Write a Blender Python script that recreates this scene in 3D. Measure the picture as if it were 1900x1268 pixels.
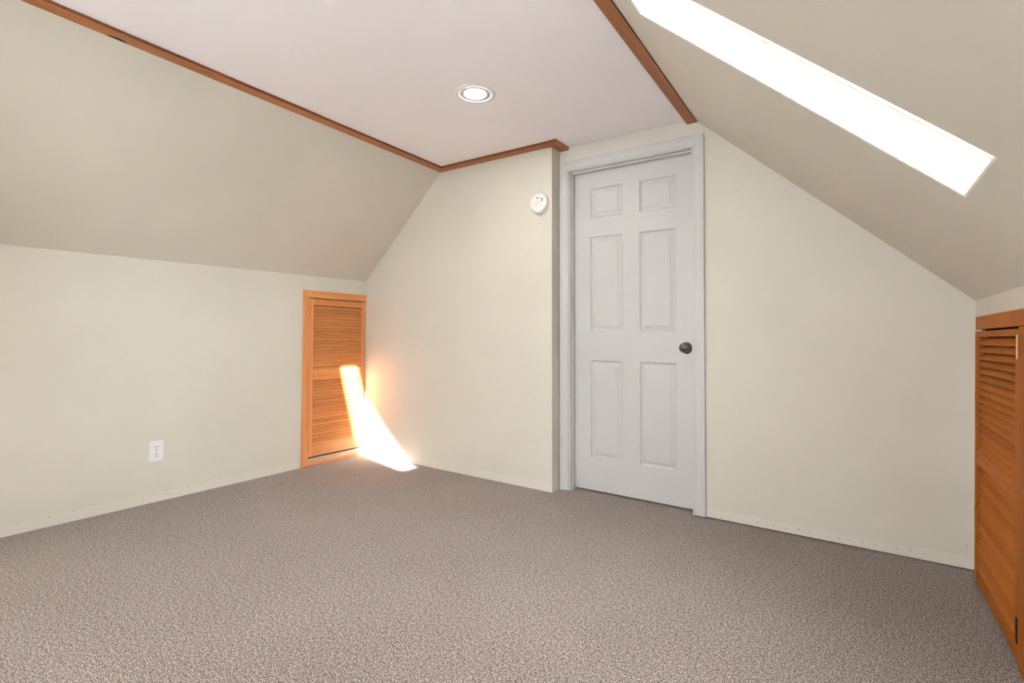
import bpy, bmesh, math, random
from mathutils import Vector, Matrix
random.seed(4)
scene = bpy.context.scene
for o in list(bpy.data.objects): bpy.data.objects.remove(o)
COL = scene.collection

# ------------------------------------------------------------------ camera
YAW, PITCH, ROLL = 0.592, 0.0077, 0.0108
FPX, SY = 933.2, -15.83
cam_d = bpy.data.cameras.new('camera'); cam = bpy.data.objects.new('camera', cam_d); COL.objects.link(cam)
fwd = Vector((-math.sin(YAW)*math.cos(PITCH), math.cos(YAW)*math.cos(PITCH), math.sin(PITCH)))
rt = Vector((math.cos(YAW), math.sin(YAW), 0)); up = rt.cross(fwd)
Rv = math.cos(ROLL)*rt + math.sin(ROLL)*up; Uv = -math.sin(ROLL)*rt + math.cos(ROLL)*up
M3 = Matrix((Rv, Uv, -fwd)).transposed()
cam.matrix_world = Matrix.Translation((3.3237, -2.7716, 0.9759)) @ M3.to_4x4()
cam_d.sensor_fit = 'HORIZONTAL'; cam_d.sensor_width = 36.0
cam_d.lens = FPX/1900*36.0; cam_d.shift_y = SY/1900; cam_d.clip_start = 0.02
scene.camera = cam

# ------------------------------------------------------------------ sky, sun, exposure
world = bpy.data.worlds.new('World'); scene.world = world; world.use_nodes = True
bg = world.node_tree.nodes['Background']
bg.inputs['Color'].default_value = (0.93, 0.97, 1.0, 1); bg.inputs['Strength'].default_value = 15.0
sun_d = bpy.data.lights.new('sun', 'SUN'); sun_d.energy = 26.0; sun_d.angle = math.radians(1.1); sun_d.color = (1.0, 0.97, 0.93)
sun = bpy.data.objects.new('sun', sun_d); COL.objects.link(sun)
SUN_DIR = Vector((-1.0, 0.377, -0.504)).normalized()
sun.rotation_euler = SUN_DIR.to_track_quat('-Z', 'Y').to_euler(); sun.location = (8, -4, 6)
vs = scene.view_settings
vs.view_transform = 'Standard'; vs.look = 'None'; vs.gamma = 1.0; vs.use_curve_mapping = False; vs.exposure = 1.66

# ------------------------------------------------------------------ room dimensions (metres)
H = 2.198            # flat ceiling
W = 3.766            # right knee wall
D = 0.107            # door wall sits this far behind the far-left wall
HL0, HL1 = 1.421, 1.380   # left knee line at y=0 and y=-2.5
HR = 1.151           # right knee line
XSL, XSR = 0.8245, 2.597  # slopes meet the flat ceiling
YB = -4.30           # gable wall behind the camera
LEAN = 0.0130        # the door wall is out of plumb
def hl(y): return HL0 + (HL0-HL1)/2.5*y
def lean(x, z): return x - LEAN*z

# ------------------------------------------------------------------ materials
def new_mat(name):
    m = bpy.data.materials.new(name); m.use_nodes = True
    nt = m.node_tree; b = nt.nodes['Principled BSDF']
    return m, nt, b
def N(nt, t, **kw):
    n = nt.nodes.new(t)
    for k, v in kw.items():
        if k in n.inputs: n.inputs[k].default_value = v
        else: setattr(n, k, v)
    return n
def ramp(nt, stops):
    r = nt.nodes.new('ShaderNodeValToRGB'); e = r.color_ramp.elements
    while len(e) < len(stops): e.new(0.5)
    for el, (p, c) in zip(e, stops): el.position = p; el.color = (*c, 1)
    return r
def paint(name, col, rough=0.55, bump=0.15, scale=60, var=0.03, foot=None):
    m, nt, b = new_mat(name); L = nt.links.new
    g = N(nt, 'ShaderNodeNewGeometry')
    n1 = N(nt, 'ShaderNodeTexNoise', Scale=1.7, Detail=3.0); L(g.outputs['Position'], n1.inputs['Vector'])
    r = ramp(nt, [(0.3, tuple(c*(1-var) for c in col)), (0.7, tuple(min(1, c*(1+var)) for c in col))])
    L(n1.outputs['Fac'], r.inputs['Fac']); L(r.outputs['Color'], b.inputs['Base Color'])
    if foot:                                  # older, lighter paint left where the baseboard came off
        sx = N(nt, 'ShaderNodeSeparateXYZ'); L(g.outputs['Position'], sx.inputs[0])
        nf = N(nt, 'ShaderNodeTexNoise', Scale=14.0, Detail=4.0); L(g.outputs['Position'], nf.inputs['Vector'])
        ma = N(nt, 'ShaderNodeMath', operation='MULTIPLY_ADD'); ma.inputs[1].default_value = 0.03; L(nf.outputs['Fac'], ma.inputs[0]); L(sx.outputs['Z'], ma.inputs[2])
        mr = N(nt, 'ShaderNodeMapRange'); mr.inputs['From Min'].default_value = 0.066; mr.inputs['From Max'].default_value = 0.074
        mr.inputs['To Min'].default_value = 1.0; mr.inputs['To Max'].default_value = 0.0; L(ma.outputs[0], mr.inputs['Value'])
        mf = N(nt, 'ShaderNodeMix', data_type='RGBA'); L(mr.outputs[0], mf.inputs[0]); L(r.outputs['Color'], mf.inputs[6]); mf.inputs[7].default_value = (*foot, 1)
        L(mf.outputs[2], b.inputs['Base Color'])
    n2 = N(nt, 'ShaderNodeTexNoise', Scale=scale, Detail=4.0, Roughness=0.6); L(g.outputs['Position'], n2.inputs['Vector'])
    n3 = N(nt, 'ShaderNodeTexNoise', Scale=3.0, Detail=2.0); L(g.outputs['Position'], n3.inputs['Vector'])
    ad = N(nt, 'ShaderNodeMath', operation='MULTIPLY_ADD'); ad.inputs[1].default_value = 6.0
    L(n3.outputs['Fac'], ad.inputs[0]); L(n2.outputs['Fac'], ad.inputs[2])
    bp = N(nt, 'ShaderNodeBump', Strength=bump, Distance=0.002); L(ad.outputs[0], bp.inputs['Height']); L(bp.outputs['Normal'], b.inputs['Normal'])
    b.inputs['Roughness'].default_value = rough; b.inputs['Specular IOR Level'].default_value = 0.3
    return m
def plain(name, col, rough=0.5, metal=0.0):
    m, nt, b = new_mat(name)
    b.inputs['Base Color'].default_value = (*col, 1); b.inputs['Roughness'].default_value = rough; b.inputs['Metallic'].default_value = metal
    return m
def wood(name, axis, light=(0.68, 0.27, 0.075), dark=(0.50, 0.165, 0.036), rough=0.38, knots=False):
    m, nt, b = new_mat(name); L = nt.links.new
    g = N(nt, 'ShaderNodeNewGeometry'); oi = N(nt, 'ShaderNodeObjectInfo')
    off = N(nt, 'ShaderNodeVectorMath', operation='MULTIPLY_ADD')
    comb = N(nt, 'ShaderNodeCombineXYZ')
    for i in range(3): L(oi.outputs['Random'], comb.inputs[i])
    L(comb.outputs[0], off.inputs[0]); off.inputs[1].default_value = (7.1, 5.3, 9.7); L(g.outputs['Position'], off.inputs[2])
    mp = N(nt, 'ShaderNodeMapping'); sc = [26, 26, 26]; sc['xyz'.index(axis)] = 1.6; mp.inputs['Scale'].default_value = sc
    L(off.outputs[0], mp.inputs['Vector'])
    n1 = N(nt, 'ShaderNodeTexNoise', Scale=1.6, Detail=6.0, Roughness=0.62, Distortion=0.7); L(mp.outputs[0], n1.inputs['Vector'])
    n2 = N(nt, 'ShaderNodeTexNoise', Scale=9.0, Detail=3.0); L(mp.outputs[0], n2.inputs['Vector'])
    mx = N(nt, 'ShaderNodeMath', operation='MULTIPLY_ADD'); mx.inputs[1].default_value = 0.3
    L(n2.outputs['Fac'], mx.inputs[0]); L(n1.outputs['Fac'], mx.inputs[2])
    r = ramp(nt, [(0.42, dark), (0.62, tuple((a+c)/2 for a, c in zip(light, dark))), (0.82, light)])
    L(mx.outputs[0], r.inputs['Fac'])
    hs = N(nt, 'ShaderNodeHueSaturation'); L(r.outputs['Color'], hs.inputs['Color'])
    mr = N(nt, 'ShaderNodeMapRange'); mr.inputs['To Min'].default_value = 0.86; mr.inputs['To Max'].default_value = 1.14
    L(oi.outputs['Random'], mr.inputs['Value']); L(mr.outputs[0], hs.inputs['Value'])
    col_out = hs.outputs['Color']
    if knots:
        mk = N(nt, 'ShaderNodeMapping'); s2 = [9, 9, 9]; s2['xyz'.index(axis)] = 3.2; mk.inputs['Scale'].default_value = s2
        L(g.outputs['Position'], mk.inputs['Vector'])
        v = N(nt, 'ShaderNodeTexVoronoi', Scale=1.0); L(mk.outputs[0], v.inputs['Vector'])
        kr = ramp(nt, [(0.02, (0.25, 0.25, 0.25)), (0.13, (1, 1, 1))]); L(v.outputs['Distance'], kr.inputs['Fac'])
        mm = N(nt, 'ShaderNodeMix', data_type='RGBA', blend_type='MULTIPLY'); mm.inputs[0].default_value = 0.85
        L(col_out, mm.inputs[6]); L(kr.outputs['Color'], mm.inputs[7]); col_out = mm.outputs[2]
    L(col_out, b.inputs['Base Color'])
    bp = N(nt, 'ShaderNodeBump', Strength=0.12, Distance=0.001); L(mx.outputs[0], bp.inputs['Height']); L(bp.outputs['Normal'], b.inputs['Normal'])
    b.inputs['Roughness'].default_value = rough
    if rough > 0.6: b.inputs['Specular IOR Level'].default_value = 0.22
    return m
def carpet_mat():
    m, nt, b = new_mat('carpet_pile'); L = nt.links.new
    g = N(nt, 'ShaderNodeNewGeometry')
    n1 = N(nt, 'ShaderNodeTexNoise', Scale=300.0, Detail=2.0, Roughness=0.8); L(g.outputs['Position'], n1.inputs['Vector'])
    nb = N(nt, 'ShaderNodeTexNoise', Scale=95.0, Detail=2.0, Roughness=0.6); L(g.outputs['Position'], nb.inputs['Vector'])
    ad = N(nt, 'ShaderNodeMath', operation='MULTIPLY_ADD'); ad.inputs[1].default_value = 0.2; L(nb.outputs['Fac'], ad.inputs[0]); L(n1.outputs['Fac'], ad.inputs[2])
    sb = N(nt, 'ShaderNodeMath', operation='SUBTRACT'); sb.inputs[1].default_value = 0.1; L(ad.outputs[0], sb.inputs[0])
    r = ramp(nt, [(0.38, (0.018, 0.012, 0.009)), (0.46, (0.117, 0.089, 0.076)), (0.525, (0.240, 0.195, 0.174)), (0.61, (0.70, 0.62, 0.575))])
    L(sb.outputs[0], r.inputs['Fac'])
    n2 = N(nt, 'ShaderNodeTexNoise', Scale=2.2, Detail=3.0); L(g.outputs['Position'], n2.inputs['Vector'])
    r2 = ramp(nt, [(0.3, (0.93, 0.92, 0.91)), (0.7, (1, 1, 1))]); L(n2.outputs['Fac'], r2.inputs['Fac'])
    mm = N(nt, 'ShaderNodeMix', data_type='RGBA', blend_type='MULTIPLY'); mm.inputs[0].default_value = 1.0
    L(r.outputs['Color'], mm.inputs[6]); L(r2.outputs['Color'], mm.inputs[7]); L(mm.outputs[2], b.inputs['Base Color'])
    v = N(nt, 'ShaderNodeTexVoronoi', Scale=210.0); L(g.outputs['Position'], v.inputs['Vector'])
    bp = N(nt, 'ShaderNodeBump', Strength=0.15, Distance=0.003, invert=True); L(v.outputs['Distance'], bp.inputs['Height'])
    L(bp.outputs['Normal'], b.inputs['Normal'])
    b.inputs['Roughness'].default_value = 0.97; b.inputs['Specular IOR Level'].default_value = 0.08
    b.inputs['Sheen Weight'].default_value = 0.15
    return m
def glass_mat():
    m = bpy.data.materials.new('window_glass'); m.use_nodes = True; nt = m.node_tree; nt.nodes.clear(); L = nt.links.new
    out = N(nt, 'ShaderNodeOutputMaterial'); mx = N(nt, 'ShaderNodeMixShader'); fr = N(nt, 'ShaderNodeFresnel', IOR=1.45)
    tr = N(nt, 'ShaderNodeBsdfTransparent'); gl = N(nt, 'ShaderNodeBsdfGlossy', Roughness=0.0)
    L(fr.outputs[0], mx.inputs[0]); L(tr.outputs[0], mx.inputs[1]); L(gl.outputs[0], mx.inputs[2]); L(mx.outputs[0], out.inputs['Surface'])
    return m
M_WALL = paint('wall_paint_beige', (0.652, 0.617, 0.543), foot=(0.68, 0.65, 0.57))
M_CEIL = paint('ceiling_paint_white', (0.925, 0.905, 0.935), rough=0.7, bump=0.06, var=0.01)
M_SHAFT = paint('shaft_paint_cream', (0.86, 0.82, 0.74), rough=0.6, bump=0.25)
M_WHITE = paint('gloss_paint_white', (0.575, 0.572, 0.566), rough=0.38, bump=0.08, scale=90, var=0.012)
M_CARPET = carpet_mat()
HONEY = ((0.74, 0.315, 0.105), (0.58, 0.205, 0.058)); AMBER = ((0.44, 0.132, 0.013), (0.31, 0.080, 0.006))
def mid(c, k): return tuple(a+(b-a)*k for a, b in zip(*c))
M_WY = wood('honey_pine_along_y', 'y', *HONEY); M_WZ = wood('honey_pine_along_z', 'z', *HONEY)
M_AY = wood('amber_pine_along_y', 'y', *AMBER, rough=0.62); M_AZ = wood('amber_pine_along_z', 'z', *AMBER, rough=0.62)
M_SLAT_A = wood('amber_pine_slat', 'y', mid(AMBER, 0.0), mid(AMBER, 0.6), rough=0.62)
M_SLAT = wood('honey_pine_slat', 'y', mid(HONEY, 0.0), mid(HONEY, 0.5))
M_SY = wood('strip_pine_along_y', 'y', (0.46, 0.175, 0.055), (0.32, 0.10, 0.026), 0.5, True)
M_SX = wood('strip_pine_along_x', 'x', (0.46, 0.175, 0.055), (0.32, 0.10, 0.026), 0.5, True)
M_BARE = wood('bare_pine', 'y', (0.66, 0.50, 0.37), (0.50, 0.34, 0.22), 0.6)
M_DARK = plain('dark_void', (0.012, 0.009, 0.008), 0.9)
M_BRASS = plain('aged_brass', (0.42, 0.28, 0.12), 0.38, 1.0)
M_BRONZE = plain('dark_bronze_hinge', (0.06, 0.045, 0.035), 0.45, 0.8)
M_PEWTER = plain('dark_pewter', (0.17, 0.16, 0.15), 0.2, 1.0)
M_PLASTIC = plain('white_plastic', (0.80, 0.80, 0.80), 0.35)
M_OFFWHITE = plain('detector_plastic', (0.80, 0.79, 0.77), 0.4)
M_SLOT = plain('slot_black', (0.02, 0.018, 0.016), 0.6)
M_LOGO = plain('grey_print', (0.16, 0.16, 0.17), 0.6)
M_GLASS = glass_mat()
M_BAFFLE = plain('baffle_satin_white', (0.72, 0.72, 0.72), 0.5)
M_EDGE = wood('strip_dark_edge', 'y', (0.20, 0.065, 0.020), (0.11, 0.035, 0.012), 0.6)
M_STEEL = plain('zinc_screw', (0.5, 0.5, 0.48), 0.4, 1.0)

# ------------------------------------------------------------------ builders
def link(name, me, mat, parent=None):
    o = bpy.data.objects.new(name, me); COL.objects.link(o)
    if mat and not me.materials: me.materials.append(mat)
    if parent: o.parent = parent
    return o
def obj(name, bm, mat, parent=None, smooth=False):
    bmesh.ops.recalc_face_normals(bm, faces=bm.faces)
    me = bpy.data.meshes.new(name); bm.to_mesh(me); bm.free()
    if smooth:
        for p in me.polygons: p.use_smooth = True
        me.set_sharp_from_angle(angle=math.radians(35))
    return link(name, me, mat, parent)
def tag(o, label, cat=None, group=None, kind=None):
    if label: o['label'] = label
    if cat: o['category'] = cat
    if group: o['group'] = group
    if kind: o['kind'] = kind
    return o
def empty(name, loc=(0, 0, 0)):
    o = bpy.data.objects.new(name, None); COL.objects.link(o); o.location = loc; o.empty_display_size = 0.1
    return o
def add_box(bm, x0, x1, y0, y1, z0, z1, bev=0.0, f=None):
    ids = [(x0,y0,z0),(x1,y0,z0),(x1,y1,z0),(x0,y1,z0),(x0,y0,z1),(x1,y0,z1),(x1,y1,z1),(x0,y1,z1)]
    vs = [bm.verts.new(p) for p in ids]
    fs = [bm.faces.new([vs[i] for i in q]) for q in ((3,2,1,0),(4,5,6,7),(0,1,5,4),(1,2,6,5),(2,3,7,6),(3,0,4,7))]
    if bev:
        es = list({e for fc in fs for e in fc.edges})
        r = bmesh.ops.bevel(bm, geom=es, offset=bev, segments=2, affect='EDGES', profile=0.6)
    return bm
def box(name, x0, x1, y0, y1, z0, z1, mat, parent=None, bev=0.0, fn=None, org=None):
    bm = bmesh.new(); add_box(bm, x0, x1, y0, y1, z0, z1, bev)
    if fn:
        for v in bm.verts: v.co = fn(v.co)
    if parent and parent.location.length > 0:
        for v in bm.verts: v.co = v.co - parent.location
    return obj(name, bm, mat, parent)
def add_prism(bm, pts, off):
    a = [bm.verts.new(p) for p in pts]; b = [bm.verts.new(Vector(p)+Vector(off)) for p in pts]; n = len(pts)
    bm.faces.new(a); bm.faces.new(b[::-1])
    for i in range(n): bm.faces.new((a[i], b[i], b[(i+1) % n], a[(i+1) % n]))
def prism(name, pts, off, mat, parent=None):
    bm = bmesh.new(); add_prism(bm, pts, off); return obj(name, bm, mat, parent)
def add_lathe(bm, prof, n=32):           # profile (r, h) about +Z
    rings = []
    for r, h in prof:
        if r < 1e-6: rings.append([bm.verts.new((0, 0, h))])
        else: rings.append([bm.verts.new((r*math.cos(2*math.pi*i/n), r*math.sin(2*math.pi*i/n), h)) for i in range(n)])
    for A, B in zip(rings, rings[1:]):
        for i in range(n):
            j = (i+1) % n
            if len(A) == 1 and len(B) == 1: continue
            if len(A) == 1: bm.faces.new((A[0], B[i], B[j]))
            elif len(B) == 1: bm.faces.new((A[i], B[0], A[j]))
            else: bm.faces.new((A[i], B[i], B[j], A[j]))
def lathe(name, prof, mat, parent=None, n=32, rot=None, loc=(0, 0, 0)):
    bm = bmesh.new(); add_lathe(bm, prof, n)
    Mx = Matrix.Translation(loc) @ (rot.to_4x4() if rot else Matrix.Identity(4))
    bmesh.ops.transform(bm, matrix=Mx, verts=bm.verts)
    return obj(name, bm, mat, parent, smooth=True)
ROT_NEGY = Matrix.Rotation(math.radians(90), 3, 'X')     # +Z -> -Y
ROT_POSX = Matrix.Rotation(math.radians(90), 3, 'Y')     # +Z -> +X
ROT_DOWN = Matrix.Rotation(math.radians(180), 3, 'X')    # +Z -> -Z
leanv = lambda v: Vector((lean(v.x, v.z), v.y, v.z))

# ------------------------------------------------------------------ floor
T = 0.12
fl = box('floor', -T, W+T, YB-T, D+0.35, -0.10, 0.0, M_CARPET)
tag(fl, 'brown-grey speckled low-pile carpet covering the attic floor', 'carpet', kind='structure')

# ------------------------------------------------------------------ left knee wall with the opening for its louvered door
LY0, LY1 = -0.570, 0.0        # outer casing span on the left knee wall
bm = bmesh.new()
def quadslab(bm, y0, y1, z0a, z1a, z0b, z1b, xf=0.0, t=T):   # y0 uses a, y1 uses b
    add_prism(bm, [(xf, y0, z0a), (xf, y1, z0b), (xf, y1, z1b), (xf, y0, z1a)], (-t, 0, 0))
quadslab(bm, YB, LY0+0.012, -0.02, hl(YB), -0.02, hl(LY0+0.012))
quadslab(bm, LY0+0.012, 0.12, 1.29, hl(LY0+0.012), 1.29, hl(0.12))
add_box(bm, -T-0.05, -0.075, LY0-0.05, 0.12, -0.02, 1.40)
wl = obj('wall_left', bm, M_WALL); tag(wl, 'beige painted left knee wall with an outlet and louvered door', 'wall', kind='structure')
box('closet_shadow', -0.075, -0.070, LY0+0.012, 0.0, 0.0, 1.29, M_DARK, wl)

# left slope
def slope_pt(y, x_out=0.0): return None
bm = bmesh.new()
nL = Vector((-(H-1.40), 0, XSL)).normalized()*0.14
pa = [(0, YB, hl(YB)), (0, 0.12, hl(0.12)), (XSL, 0.12, H), (XSL, YB, H)]
add_prism(bm, pa, nL)
sl = obj('wall_left_slope', bm, M_WALL); tag(sl, 'beige sloped ceiling rising from the left knee wall', 'sloped ceiling', kind='structure')

# ------------------------------------------------------------------ far-left wall (stands proud of the door wall)
JOG = 1.777
bm = bmesh.new()
add_prism(bm, [(-0.12, 0, -0.02), (JOG, 0, -0.02), (lean(JOG, H+.05), 0, H+0.05), (-0.12, 0, H+0.05)], (0, 0.40, 0))
wf = obj('wall_far', bm, M_WALL); tag(wf, 'beige gable wall section with the smoke detector', 'wall', kind='structure')

# ------------------------------------------------------------------ door wall
OX0, OX1, OZ = 1.846, 2.611, 2.050     # door opening at the floor line
bm = bmesh.new()
add_prism(bm, [(OX1, D, -0.02), (W+T, D, -0.02), (W+T, D, H+.05), (lean(OX1, H+.05), D, H+.05)], (0, 0.045, 0))
for v in bm.verts:                       # wall board stops just above the carpet
    if v.co.z < 0: v.co.z = 0.007
bm2 = bmesh.new()
add_prism(bm, [(OX1, D+0.03, -0.02), (W+T, D+0.03, -0.02), (W+T, D+.03, H+.05), (lean(OX1, H+.05), D+.03, H+.05)], (0, 0.26, 0))
add_prism(bm, [(lean(JOG-.02, OZ), D, OZ), (lean(OX1, OZ), D, OZ), (lean(OX1, H+.05), D, H+.05), (lean(JOG-.02, H+.05), D, H+.05)], (0, 0.29, 0))
add_prism(bm, [(JOG-.02, D, -0.02), (OX0, D, -0.02), (lean(OX0, OZ), D, OZ), (lean(JOG-.02, OZ), D, OZ)], (0, 0.29, 0))
bm2.free()
wd = obj('wall_door', bm, M_WALL); tag(wd, 'beige gable wall around the white panel door', 'wall', kind='structure')
box('hall_shadow', OX0-.05, OX1, D+0.16, D+0.165, -0.02, OZ, M_DARK, wd)

# ------------------------------------------------------------------ right knee wall
bm = bmesh.new()
RY0, RY1 = -0.735, -0.022       # outer span of the right louvered door
RB = 0.012
add_box(bm, W, W+T, RY1-0.006, D+0.3, 0.004, HR)
add_box(bm, W, W+T, YB, RY0+RB, -0.02, HR)
add_box(bm, W, W+T, RY0+RB, RY1-0.006, 1.06, HR)
add_box(bm, W+0.075, W+T+0.04, RY0-0.05, D+0.3, -0.02, 1.15)
wr = obj('wall_right', bm, M_WALL); tag(wr, 'low beige right knee wall holding the darker louvered door', 'wall', kind='structure')
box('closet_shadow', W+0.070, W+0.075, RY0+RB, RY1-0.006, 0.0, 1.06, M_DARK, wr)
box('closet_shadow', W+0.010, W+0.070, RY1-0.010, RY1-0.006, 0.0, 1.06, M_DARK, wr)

# ------------------------------------------------------------------ right slope with the skylight opening
e1 = Vector((W-XSR, 0, HR-H)); SLEN = e1.length; e1.normalize()
nR = Vector((-e1.z, 0, e1.x)); nR = nR if nR.z > 0 else -nR
P0 = Vector((XSR, 0, H))
def sp(s, y, n=0.0): return P0 + e1*s + Vector((0, y, 0)) + nR*n
def s_of(x): return (x-XSR)/e1.x
KS0, KS1 = s_of(2.7195), s_of(3.5605)
KA = (-1.435, -1.107); KB = (-4.20, -3.78)      # the narrow skylight in view, the wider one added unseen for fill light
RT = 0.205
bm = bmesh.new()
def slab(bm, s0, s1, y0, y1, n0=0.0, n1=RT):
    add_prism(bm, [sp(s0, y0, n0), sp(s1, y0, n0), sp(s1, y1, n0), sp(s0, y1, n0)], nR*(n1-n0))
slab(bm, 0.0, SLEN, YB, KB[0]); slab(bm, 0.0, SLEN, KB[1], KA[0]); slab(bm, 0.0, SLEN, KA[1], D+0.2)
for k0, k1 in (KA, KB): slab(bm, 0.0, KS0, k0, k1); slab(bm, KS1, SLEN, k0, k1)
sr = obj('wall_right_slope', bm, M_WALL); tag(sr, 'beige sloped ceiling on the right with the narrow skylight', 'sloped ceiling', kind='structure')
# skylights: lined shaft, frame, glass
def skylight(name, KY0, KY1, near_w, label):
    sk = empty(name, sp((KS0+KS1)/2, (KY0+KY1)/2)); tag(sk, label, 'skylight', kind='structure')
    def ss(nm, s0, s1, y0, y1, n0, n1, mat):
        b_ = bmesh.new(); slab(b_, s0, s1, y0, y1, n0, n1)
        for v in b_.verts: v.co -= sk.location
        return obj(nm, b_, mat, sk)
    LN, FW, F0, F1 = 0.006, 0.014, 0.092, 0.300
    ss('shaft_lining', KS0, KS1, KY1-LN, KY1, 0.001, RT, M_SHAFT); ss('shaft_lining', KS0, KS1, KY0, KY0+LN, 0.001, RT, M_SHAFT)
    ss('shaft_lining', KS0, KS0+LN, KY0+LN, KY1-LN, 0.001, RT, M_SHAFT); ss('shaft_lining', KS1-LN, KS1, KY0+LN, KY1-LN, 0.001, RT, M_SHAFT)
    ss('frame', KS0+LN, KS1-LN, KY1-LN-FW, KY1-LN, F0, F1, M_WHITE); ss('frame', KS0+LN, KS1-LN, KY0+LN, KY0+LN+near_w, F0, F1, M_WHITE)
    ss('frame', KS0+LN, KS0+LN+FW, KY0+LN+near_w, KY1-LN-FW, F0, F1, M_WHITE); ss('frame', KS1-LN-FW, KS1-LN, KY0+LN+near_w, KY1-LN-FW, F0, F1, M_WHITE)
    ss('glass_pane', KS0+LN+FW, KS1-LN-FW, KY0+LN+near_w, KY1-LN-FW, 0.284, 0.289, M_GLASS)
skylight('window_1', KA[0], KA[1], 0.068, 'narrow skylight with a bright cream shaft in the sloped ceiling')  # near frame side, out of view, widened to narrow the sun patch
skylight('fill_window_3', KB[0], KB[1], 0.022, 'wider skylight added for fill light in the sloped ceiling beside the rear gable wall')

# ------------------------------------------------------------------ flat ceiling (round cut-out for the downlight)
LIGHTS = [(1.752, -0.788), (1.752, -2.45), (1.752, -3.75)]; LR = 0.088
bm = bmesh.new()
n = 48; x0, x1, y0, y1 = XSL-0.01, XSR+0.01, YB-0.1, D+0.2
def cquad(a, b, c, d):
    if d > c: bm.faces.new([bm.verts.new(p) for p in ((a, c, H), (b, c, H), (b, d, H), (a, d, H))])
ytop = y1
for LX, LYc in LIGHTS:
    inner, outer = [], []
    for i in range(n):
        a_ = 2*math.pi*i/n; c_, s_ = math.cos(a_), math.sin(a_); m_ = max(abs(c_), abs(s_))
        inner.append(bm.verts.new((LX+LR*c_, LYc+LR*s_, H))); outer.append(bm.verts.new((LX+0.3*c_/m_, LYc+0.3*s_/m_, H)))
    for i in range(n): bm.faces.new((inner[i], inner[(i+1) % n], outer[(i+1) % n], outer[i]))
    cquad(x0, LX-.3, LYc-.3, LYc+.3); cquad(LX+.3, x1, LYc-.3, LYc+.3); cquad(x0, x1, LYc+.3, ytop); ytop = LYc-.3
cquad(x0, x1, y0, ytop)
bmesh.ops.remove_doubles(bm, verts=bm.verts, dist=1e-5)
add_box(bm, x0-0.1, x1+0.1, y0, y1, H+0.22, H+0.25)
ce = obj('ceiling', bm, M_CEIL); tag(ce, 'flat white ceiling strip between the two slopes', 'ceiling', kind='structure')

# ------------------------------------------------------------------ gable wall behind the camera, with a window added for fill light
WX0, WX1, WZ0, WZ1 = 1.85, 2.65, 0.72, 1.62
bm = bmesh.new()
add_box(bm, -T, WX0, YB-T, YB, -0.02, H+.1); add_box(bm, WX1, W+T, YB-T, YB, -0.02, H+.1)
add_box(bm, WX0, WX1, YB-T, YB, -0.02, WZ0); add_box(bm, WX0, WX1, YB-T, YB, WZ1, H+.1)
wb = obj('wall_back', bm, M_WALL); tag(wb, 'beige gable wall with the added fill-light window', 'wall', kind='structure')
w2 = empty('fill_window_2', ((WX0+WX1)/2, YB-0.06, WZ0)); tag(w2, 'white double-sash window added in the rear gable wall for fill light', 'window', kind='structure')
def wbx(name, *a, mat=M_WHITE, bev=0.003): return box(name, *a, mat, w2, bev)
wbx('frame', WX0, WX0+.05, YB-.10, YB-.02, WZ0, WZ1); wbx('frame', WX1-.05, WX1, YB-.10, YB-.02, WZ0, WZ1)
wbx('frame', WX0+.05, WX1-.05, YB-.10, YB-.02, WZ1-.05, WZ1); wbx('frame', WX0+.05, WX1-.05, YB-.10, YB-.02, WZ0, WZ0+.05)
zc = (WZ0+WZ1)/2; wbx('meeting_rail', WX0+.05, WX1-.05, YB-.09, YB-.03, zc-.02, zc+.02)
wbx('glass_pane', WX0+.05, WX1-.05, YB-.062, YB-.058, WZ0+.05, zc-.02, mat=M_GLASS, bev=0)
wbx('glass_pane', WX0+.05, WX1-.05, YB-.062, YB-.058, zc+.02, WZ1-.05, mat=M_GLASS, bev=0)
wbx('sill', WX0-.04, WX1+.04, YB, YB+.05, WZ0-.025, WZ0)

# ------------------------------------------------------------------ wooden strips along the ceiling edge
TT = 0.015; ZB = H-TT
def strip_mesh(name, path_prisms, mat, label):
    bm = bmesh.new()
    for pts, off in path_prisms: add_prism(bm, pts, off)
    o = obj(name, bm, mat); tag(o, label, 'trim', kind='structure'); return o
xs = XSL*(ZB-1.40)/(H-1.40)
M_BARK = plain('dark_bark', (0.035, 0.025, 0.018), 0.9)
def dark_edges(o):                       # the sawn edges took the stain much darker than the faces
    o.data.materials.append(M_EDGE)
    for p in o.data.polygons:
        if abs(p.normal.z) < 0.5: p.material_index = 1
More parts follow.
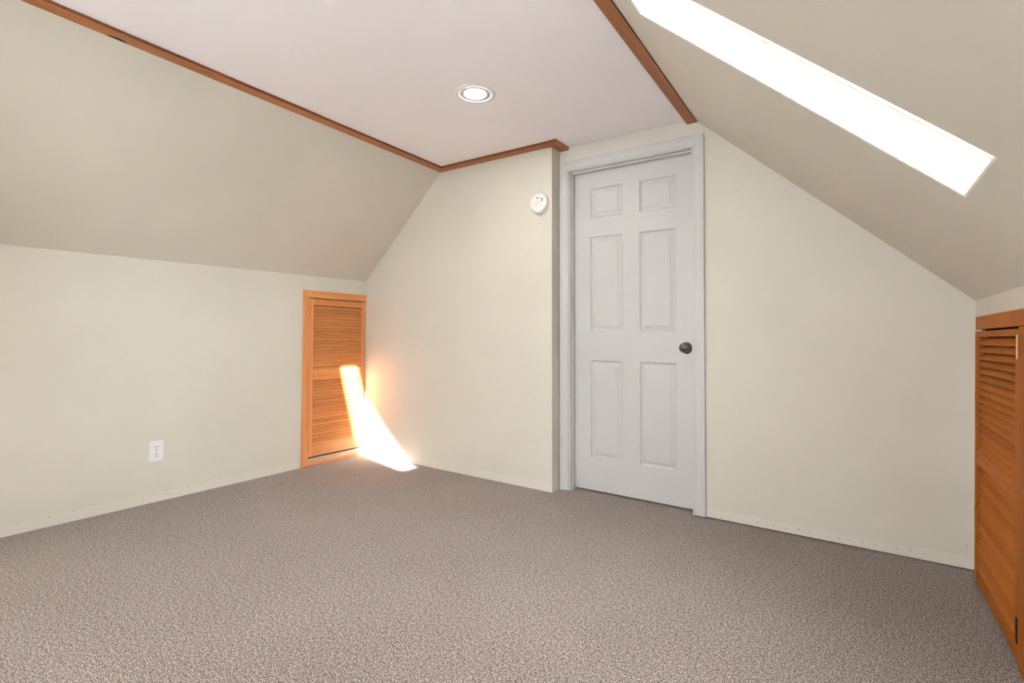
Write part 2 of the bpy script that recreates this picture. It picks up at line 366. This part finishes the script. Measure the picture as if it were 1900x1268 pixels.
# left strip, two lengths butted at y=-0.60; the near one has a scooped notch on its slope side
def left_strip(name, y0, y1, wdt, label, notch=None, seed=1):
    rnd = random.Random(seed); bm = bmesh.new(); m = 420 if notch else 24; sec = []
    for i in range(m+1):
        y = y0+(y1-y0)*i/m; xi = xs+0.001; xo = xs+wdt+rnd.uniform(-.0008, .0008)
        if notch and abs(y-notch[0]) < notch[1]:
            xi += notch[2]*math.cos((y-notch[0])/notch[1]*math.pi/2)**0.8
        sec.append([bm.verts.new(p) for p in ((xi, y, ZB), (xo-.002, y, ZB), (xo, y, ZB+.002), (xo, y, H+.001), (xi+.005, y, H+.001))])
    for a, b in zip(sec, sec[1:]):
        for k in range(5): bm.faces.new((a[k], a[(k+1) % 5], b[(k+1) % 5], b[k]))
    bm.faces.new(sec[0]); bm.faces.new(sec[-1][::-1])
    o = obj(name, bm, M_SY); tag(o, label, 'trim', kind='structure'); dark_edges(o)
    if notch:
        b2 = bmesh.new(); k = 16; va = []
        for i in range(k+1):
            y = notch[0]+notch[1]*(2*i/k-1); va.append((xs+0.001+notch[2]*max(0.0, math.cos((y-notch[0])/notch[1]*math.pi/2))**0.8, y, ZB+0.0004))
        add_prism(b2, va, (0, 0, 0.010)); tag(obj('bark_pocket', b2, M_BARK, o), 'dark bark pocket')
    return o
left_strip('trim_1', YB, -0.603, 0.064, 'stained wood strip with a scooped notch along the left ceiling edge', (-1.976, 0.040, 0.020))
left_strip('trim_2', -0.601, -0.0005, 0.066, 'short stained wood strip along the left ceiling edge near the gable wall', None, 3)
TW = 0.0665
JT = lean(JOG, ZB)
prism('trim_3', [(xs+0.0685, -TW, ZB), (JT+TW, -TW, ZB), (JT+.001, -0.001, ZB), (xs+0.0685, -0.001, ZB)], (0, 0, TT+.001), M_SX)
dark_edges(bpy.data.objects['trim_3']); tag(bpy.data.objects['trim_3'], 'stained wood strip at the top of the gable wall above the detector', 'trim', kind='structure')
prism('trim_4', [(JT+.001, -0.001, ZB), (JT+TW, -TW, ZB), (JT+TW, D-.001, ZB), (JT+.001, D-.001, ZB)], (0, 0, TT+.001), M_SY)
tag(bpy.data.objects['trim_4'], 'short stained wood return strip at the corner beside the door casing', 'trim', kind='structure')
bm = bmesh.new(); rnd = random.Random(8); sec = []
for i in range(41):
    y = YB+(D-.001-YB)*i/40; xo = 2.6105+rnd.uniform(-.0015, .0005)
    sec.append([bm.verts.new(p) for p in ((2.5582, y, ZB-.004), (xo, y, ZB-.004), (xo-.006, y, H+.001), (2.5582, y, H+.001))])
for a, b in zip(sec, sec[1:]):
    for k in range(4): bm.faces.new((a[k], a[(k+1) % 4], b[(k+1) % 4], b[k]))
bm.faces.new(sec[0]); bm.faces.new(sec[-1][::-1])
t5 = obj('trim_5', bm, M_SY); dark_edges(t5)
tag(t5, 'wide stained wood strip along the right ceiling edge below the skylight slope', 'trim', kind='structure')

# ------------------------------------------------------------------ six-panel door
dr = empty('door_1', (2.23, D, 0)); tag(dr, 'white six-panel door with dark knob in white casing', 'door', kind='structure')
def dbox(name, x0, x1, y0, y1, z0, z1, mat=M_WHITE, bev=0.0, par=dr): 
    bm = bmesh.new(); add_box(bm, x0, x1, y0, y1, z0, z1, bev)
    for v in bm.verts: v.co = leanv(v.co) - dr.location
    return obj(name, bm, mat, par)
def dprofile(name, pts_bottom, along, mat=M_WHITE):
    pass
CP = [(0.0, 0.0), (0.0, 0.014), (0.004, 0.0165), (0.016, 0.0165), (0.020, 0.0145), (0.030, 0.0135), (0.040, 0.0115), (0.046, 0.0115), (0.050, 0.009), (0.056, 0.007), (0.058, 0.0)]
CW = 0.058; CTOP = 2.106
def casing(kind):
    """moulded casing, thick outer edge, mitred at the head"""
    bm = bmesh.new(); A = []; B = []
    for u, t in CP:
        y = D - t
        if kind == 'L':
            x = 1.781+u*1.05; A.append((x, y, 0.002)); B.append((x, y, CTOP-u))
        elif kind == 'R':
            x = 2.677-u*1.05; A.append((x, y, 0.007)); B.append((x, y, CTOP-u))
        else:
            A.append((1.781+u*1.05, y, CTOP-u)); B.append((2.677-u*1.05, y, CTOP-u))
    a = [bm.verts.new(leanv(Vector(p))-dr.location) for p in A]; b = [bm.verts.new(leanv(Vector(p))-dr.location) for p in B]
    for i in range(len(a)): 
        j = (i+1) % len(a); bm.faces.new((a[i], a[j], b[j], b[i]))
    bm.faces.new(a); bm.faces.new(b[::-1])
    return obj('casing', bm, M_WHITE, dr)
for k in 'LRT': casing(k)
YD = D+0.060                      # face of the leaf
dbox('jamb', OX0-.004, OX0+0.004, D-.002, D+0.15, 0.0, OZ-.002)
dbox('jamb', OX1-0.004, OX1+.004, D-.002, D+0.15, 0.0, OZ-.002)
dbox('jamb', OX0+.004, OX1-.004, D-.002, D+0.15, OZ-0.008, OZ)
dbox('door_stop', OX0+.004, OX0+0.010, D+0.022, YD-0.002, 0.0, OZ-.008, bev=.002)
dbox('door_stop', OX1-0.010, OX1-.004, D+0.022, YD-0.002, 0.0, OZ-.008, bev=.002)
dbox('door_stop', OX0+.010, OX1-.010, D+0.022, YD-0.002, OZ-0.020, OZ-.008, bev=.002)
DX0, DX1, DZ0, DZ1 = OX0+0.007, OX1-0.007, 0.012, OZ-0.012
cols = [(1.965, 2.180), (2.287, 2.503)]
rows = [(0.215, 0.833), (1.018, 1.618), (1.738, 1.928)]
bm = bmesh.new()
xsb = [DX0, cols[0][0], cols[0][1], cols[1][0], cols[1][1], DX1]; zsb = [DZ0] + [z for r in rows for z in r] + [DZ1]
def dv(x, y, z): return leanv(Vector((x, y, z))) - dr.location
for i in range(5):
    for j in range(7):
        if i in (1, 3) and j in (1, 3, 5): continue
        bm.faces.new([bm.verts.new(dv(x, YD, z)) for x, z in ((xsb[i], zsb[j]), (xsb[i+1], zsb[j]), (xsb[i+1], zsb[j+1]), (xsb[i], zsb[j+1]))])
bmesh.ops.remove_doubles(bm, verts=bm.verts, dist=1e-6)
per = [(DX0, DZ0), (DX1, DZ0), (DX1, DZ1), (DX0, DZ1)]
for i in range(4):
    (xa, za), (xb, zb) = per[i], per[(i+1) % 4]
    bm.faces.new([bm.verts.new(dv(*p)) for p in ((xa, YD, za), (xb, YD, zb), (xb, YD+.035, zb), (xa, YD+.035, za))])
bm.faces.new([bm.verts.new(dv(x, YD+.035, z)) for x, z in per])
bmesh.ops.remove_doubles(bm, verts=bm.verts, dist=1e-6)
leaf = obj('leaf', bm, M_WHITE, dr)
for (xa, xb) in cols:
    for (za, zb) in rows:
        bm = bmesh.new(); prev = None
        for ins, dep in ((0.0, 0.0), (0.003, 0.0045), (0.010, 0.0095), (0.014, 0.0100), (0.018, 0.0085), (0.033, 0.0030), (0.0345, 0.0012)):
            rg = [bm.verts.new(dv(x, YD+dep, z)) for x, z in ((xa+ins, za+ins), (xb-ins, za+ins), (xb-ins, zb-ins), (xa+ins, zb-ins))]
            if prev:
                for i in range(4): bm.faces.new((prev[i], prev[(i+1) % 4], rg[(i+1) % 4], rg[i]))
            prev = rg
        bm.faces.new(prev)
        obj('panel', bm, M_WHITE, leaf)
KX, KZ = lean(2.560, 0.923), 0.923
kl = Vector((KX, YD, KZ)) - dr.location
rose = lathe('knob_rose', [(0, 0), (0.0335, 0), (0.0335, 0.003), (0.031, 0.006), (0.027, 0.0075), (0.016, 0.009), (0.012, 0.012), (0.012, 0.03), (0, 0.03)], M_PEWTER, leaf, 40, ROT_NEGY, kl)
lathe('knob', [(0, 0.026), (0.012, 0.026), (0.014, 0.030), (0.024, 0.035), (0.0285, 0.043), (0.0275, 0.052), (0.024, 0.057), (0.0225, 0.0565), (0.0205, 0.0585), (0.014, 0.061), (0.0125, 0.0595), (0.010, 0.0605), (0.004, 0.0625), (0, 0.063)], M_PEWTER, leaf, 40, ROT_NEGY, kl)

# ------------------------------------------------------------------ louvered doors
def louver_door(name, side, y0, y1, zb, zt, stile_a, stile_b, rails, pitch_counts, label, parts):
    """leaf in the y-z plane; side=+1 faces +x (left wall), -1 faces -x (right wall)"""
    root = empty(name, (parts['x'], (y0+y1)/2, 0)); tag(root, label, 'louvered door', kind='structure')
    X = parts['x']; th = 0.030
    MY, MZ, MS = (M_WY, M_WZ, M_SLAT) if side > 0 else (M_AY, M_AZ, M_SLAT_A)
    def bx(nm, d0, d1, ya, yb, za, zb_, mat, bev=0.0025, par=root):    # d = distance into the room from X
        xa, xb = sorted((X+side*d0, X+side*d1))
        return box(nm, xa, xb, ya, yb, za, zb_, mat, root, bev)
    f = parts['front']
    bx('stile', f-th, f, y0, y0+stile_a, zb, zt, MZ); bx('stile', f-th, f, y1-stile_b, y1, zb, zt, MZ)
    for a, b in rails: bx('rail', f-th+.001, f-.001, y0+stile_a, y1-stile_b, a, b, MY)
    spans = [(rails[0][1], rails[1][0]), (rails[1][1], rails[2][0])]
    for (a, b), cnt in zip(spans, pitch_counts):
        p = (b-a)/cnt; hgt = p*parts['cover']; tk = 0.0065; lean_d = parts['tilt']
        bm = bmesh.new()                                                # slat: lower edge forward
        ln = (y1-stile_b-0.0004)-(y0+stile_a+0.0004)
        up_v = Vector((-side*lean_d, 0, hgt)); nv = Vector((side*hgt, 0, lean_d)).normalized()*tk
        c = [Vector((0, 0, 0)), up_v, up_v-nv, -nv]
        c[0] = c[0]+Vector((0, 0, 0.0012))
        add_prism(bm, [q+Vector((0, -ln/2, 0)) for q in c], (0, ln, 0))
        bmesh.ops.bevel(bm, geom=[e for e in bm.edges if abs((e.verts[0].co-e.verts[1].co).y) > ln*.9], offset=0.0018, segments=2, affect='EDGES')
        bmesh.ops.recalc_face_normals(bm, faces=bm.faces)
        me = bpy.data.meshes.new('slat'); bm.to_mesh(me); bm.free(); me.materials.append(MS)
        for k in range(cnt):
            o = bpy.data.objects.new('slat', me); COL.objects.link(o); o.parent = root
            o.location = (side*(f-parts['inset']), (y0+stile_a+y1-stile_b)/2-(y0+y1)/2, a+p*(k-0.03))
    return root, bx
# left: pale sunlit door in the corner
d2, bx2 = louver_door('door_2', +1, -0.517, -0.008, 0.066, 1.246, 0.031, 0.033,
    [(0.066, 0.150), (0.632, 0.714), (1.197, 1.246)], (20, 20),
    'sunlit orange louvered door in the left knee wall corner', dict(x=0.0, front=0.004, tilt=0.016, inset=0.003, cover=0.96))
def mitre(root, name, pts, x0, x1, mat):
    bm = bmesh.new(); add_prism(bm, [Vector((x0, y, z))-root.location for y, z in pts], (x1-x0, 0, 0))
    bmesh.ops.bevel(bm, geom=[e for e in bm.edges if abs(e.verts[0].co.x-e.verts[1].co.x) < 1e-6 and max(e.verts[0].co.x, e.verts[1].co.x) > max(x0, x1)-root.location.x-1e-4], offset=.002, segments=1, affect='EDGES')
    return obj(name, bm, mat, root)
mitre(d2, 'casing', [(-0.574, 0.004), (-0.521, 0.004), (-0.521, 1.251), (-0.574, 1.304)], -0.03, 0.011, M_WZ)
mitre(d2, 'casing', [(-0.574, 1.304), (-0.521, 1.251), (-0.001, 1.251), (-0.001, 1.304)], -0.03, 0.011, M_WY)
bx2('sill', -0.06, 0.000, -0.521, -0.006, 0.022, 0.054, M_BARE); bx2('sill_board', -0.02, 0.006, -0.521, -0.006, 0.001, 0.024, M_WY)
bx2('jamb', -0.05, -0.002, -0.0065, -0.0005, 0.0, 1.251, M_WZ, 0)
for z in (0.110, 1.120): bx2('hinge', -0.002, 0.0065, -0.5222, -0.5162, z, z+0.072, M_BRONZE, 0.001)
# right: darker door in shade
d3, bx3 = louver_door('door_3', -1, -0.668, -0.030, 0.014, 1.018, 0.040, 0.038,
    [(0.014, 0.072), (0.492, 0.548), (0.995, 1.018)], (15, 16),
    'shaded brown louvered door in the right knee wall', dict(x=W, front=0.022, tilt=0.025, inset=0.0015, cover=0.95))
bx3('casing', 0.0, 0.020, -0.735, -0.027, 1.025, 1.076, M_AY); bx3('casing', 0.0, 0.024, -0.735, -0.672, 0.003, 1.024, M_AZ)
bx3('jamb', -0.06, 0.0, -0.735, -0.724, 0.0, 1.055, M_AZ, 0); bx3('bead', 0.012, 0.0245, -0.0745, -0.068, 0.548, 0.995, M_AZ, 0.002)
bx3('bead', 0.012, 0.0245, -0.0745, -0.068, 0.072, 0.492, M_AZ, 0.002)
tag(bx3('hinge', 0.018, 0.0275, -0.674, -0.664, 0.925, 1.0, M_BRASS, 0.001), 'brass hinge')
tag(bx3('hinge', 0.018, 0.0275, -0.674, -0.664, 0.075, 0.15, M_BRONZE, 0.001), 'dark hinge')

# ------------------------------------------------------------------ wall outlet
ou = empty('wall_outlet', (0, -1.4995, 0.294)); tag(ou, 'white duplex power outlet low on the left knee wall', 'outlet')
def obx(name, x0, x1, y0, y1, z0, z1, mat, bev=0, par=None):
    bm = bmesh.new(); add_box(bm, x0, x1, y0, y1, z0, z1, bev); return obj(name, bm, mat, par or ou)
obx('cover_plate', 0.0002, 0.006, -0.0365, 0.0365, -0.0585, 0.0585, M_PLASTIC, 0.0025)
for dz in (0.0195, -0.0195):
    rc = lathe('receptacle', [(0, 0.0), (0.0172, 0.0), (0.0172, 0.0068), (0.0160, 0.0078), (0, 0.0078)], M_PLASTIC, ou, 32, ROT_POSX, (0.0005, 0, dz))
    obx('slot', 0.0078, 0.0088, -0.0078, -0.0050, dz+0.0005, dz+0.0095, M_SLOT, 0, rc); obx('slot', 0.0078, 0.0088, 0.0048, 0.0074, dz+0.0015, dz+0.009, M_SLOT, 0, rc)
    lathe('slot', [(0, 0), (0.0030, 0), (0.0030, 0.001), (0, 0.001)], M_SLOT, rc, 16, ROT_POSX, (0.0078, 0, dz-0.0085))
lathe('screw', [(0, 0), (0.0033, 0), (0.0030, 0.0012), (0, 0.0016)], M_STEEL, ou, 16, ROT_POSX, (0.006, 0, 0))

# ------------------------------------------------------------------ smoke detector
sd = empty('smoke_detector', (1.672, 0, 1.832)); tag(sd, 'round white smoke detector on the gable wall beside the door', 'smoke detector')
lathe('base', [(0, 0), (0.066, 0), (0.0665, 0.004), (0.066, 0.010), (0.063, 0.012), (0, 0.012)], M_OFFWHITE, sd, 48, ROT_NEGY, (0, -0.0003, 0))
lathe('vent_band', [(0.060, 0.0115), (0.060, 0.017), (0, 0.017)], M_LOGO, sd, 48, ROT_NEGY)
lathe('cover', [(0.0635, 0.0165), (0.065, 0.018), (0.0645, 0.026), (0.061, 0.034), (0.054, 0.0375), (0, 0.0385)], M_OFFWHITE, sd, 48, ROT_NEGY)
lathe('test_button', [(0.0, 0.0380), (0.013, 0.0380), (0.013, 0.0392), (0.0115, 0.0400), (0, 0.0402)], M_OFFWHITE, sd, 32, ROT_NEGY, (-0.004, 0, -0.004))
lathe('indicator_light', [(0, 0.0375), (0.0045, 0.0375), (0.0045, 0.0388), (0, 0.0392)], M_SLOT, sd, 16, ROT_NEGY, (-0.004, 0, 0.030))
bm = bmesh.new()                                        # the small ring-shaped print at the right of the cover
for a0, a1, b0, b1 in ((0.024, 0.028, 0.006, 0.026), (0.028, 0.035, 0.022, 0.026), (0.028, 0.035, 0.006, 0.010), (0.034, 0.038, 0.009, 0.023)):
    add_box(bm, a0, a1, -0.0388, -0.0375, b0, b1)
obj('printed_mark', bm, M_LOGO, sd)

# ------------------------------------------------------------------ recessed ceiling lights (one in view, two added behind the camera for fill light)
m_lamp, nt, b = new_mat('lamp_lens_lit'); b.inputs['Emission Color'].default_value = (1.0, 0.955, 0.90, 1); b.inputs['Emission Strength'].default_value = 72.0
def downlight(loc, label):
    rl = empty('recessed_light', loc); tag(rl, label, 'ceiling light', 'recessed downlights along the flat ceiling')
    lathe('trim_ring', [(0.076, -0.004), (0.078, 0.003), (0.084, 0.0055), (0.094, 0.0045), (0.101, 0.0012), (0.102, 0.0), (0.085, -0.0005), (0.076, -0.004)], M_PLASTIC, rl, 64, ROT_DOWN)
    lathe('baffle', [(0.0785, 0.0025), (0.0765, 0.0008), (0.060, 0.0002), (0.0565, 0.0006), (0.0555, 0.0016), (0.0552, -0.03), (0.0, -0.032)], M_BAFFLE, rl, 48, ROT_DOWN)
    lathe('lamp_lens', [(0.0, 0.0014), (0.0548, 0.0012), (0.0548, -0.006), (0, -0.0065)], m_lamp, rl, 48, ROT_DOWN)
downlight((LIGHTS[0][0], LIGHTS[0][1], H), 'lit round recessed downlight in the ceiling above the panel door end')
downlight((LIGHTS[1][0], LIGHTS[1][1], H), 'lit round recessed downlight added in the middle of the ceiling for fill light')
downlight((LIGHTS[2][0], LIGHTS[2][1], H), 'lit round recessed downlight added near the rear window for fill light')

# ------------------------------------------------------------------ old nail holes along the wall feet
M_HOLE = plain('nail_hole_dark', (0.11, 0.08, 0.055), 0.9)
hole_meshes = []
for k in range(4):
    bm = bmesh.new(); rr = random.Random(k); c = bm.verts.new((0, 0, 0.0007)); m = 9; rs = [rr.uniform(.0011, .0029) for _ in range(m)]
    vs_ = [bm.verts.new((rs[i]*math.cos(6.283*i/m)*1.3, rs[i]*math.sin(6.283*i/m), 0.0003)) for i in range(m)]
    for i in range(m): bm.faces.new((c, vs_[i], vs_[(i+1) % m]))
    me = bpy.data.meshes.new('nail_hole'); bm.to_mesh(me); bm.free(); me.materials.append(M_HOLE); hole_meshes.append(me)
def hole(par, loc, rot, k):
    o = bpy.data.objects.new('nail_hole', hole_meshes[k % 4]); COL.objects.link(o); o.parent = par; o.location = loc; o.rotation_euler = rot
for k, (x, z) in enumerate([(2.755, .019), (2.933, .032), (3.005, .031), (3.06, .03), (3.118, .035), (3.162, .025), (3.236, .028), (3.285, .029), (3.321, .031), (3.376, .033), (3.427, .031), (3.503, .035), (3.552, .037), (3.599, .034), (3.741, .104)]):
    hole(wd, (x, D, z), (math.radians(90), 0, 0), k)
for k, (y, z) in enumerate([(-2.075, .048), (-1.963, .046), (-1.868, .051), (-1.634, .05), (-1.563, .043), (-1.502, .042), (-1.441, .052), (-1.327, .049), (-1.257, .05), (-1.192, .051), (-1.136, .058)]):
    hole(wl, (0, y, z), (0, math.radians(90), 0), k+1)
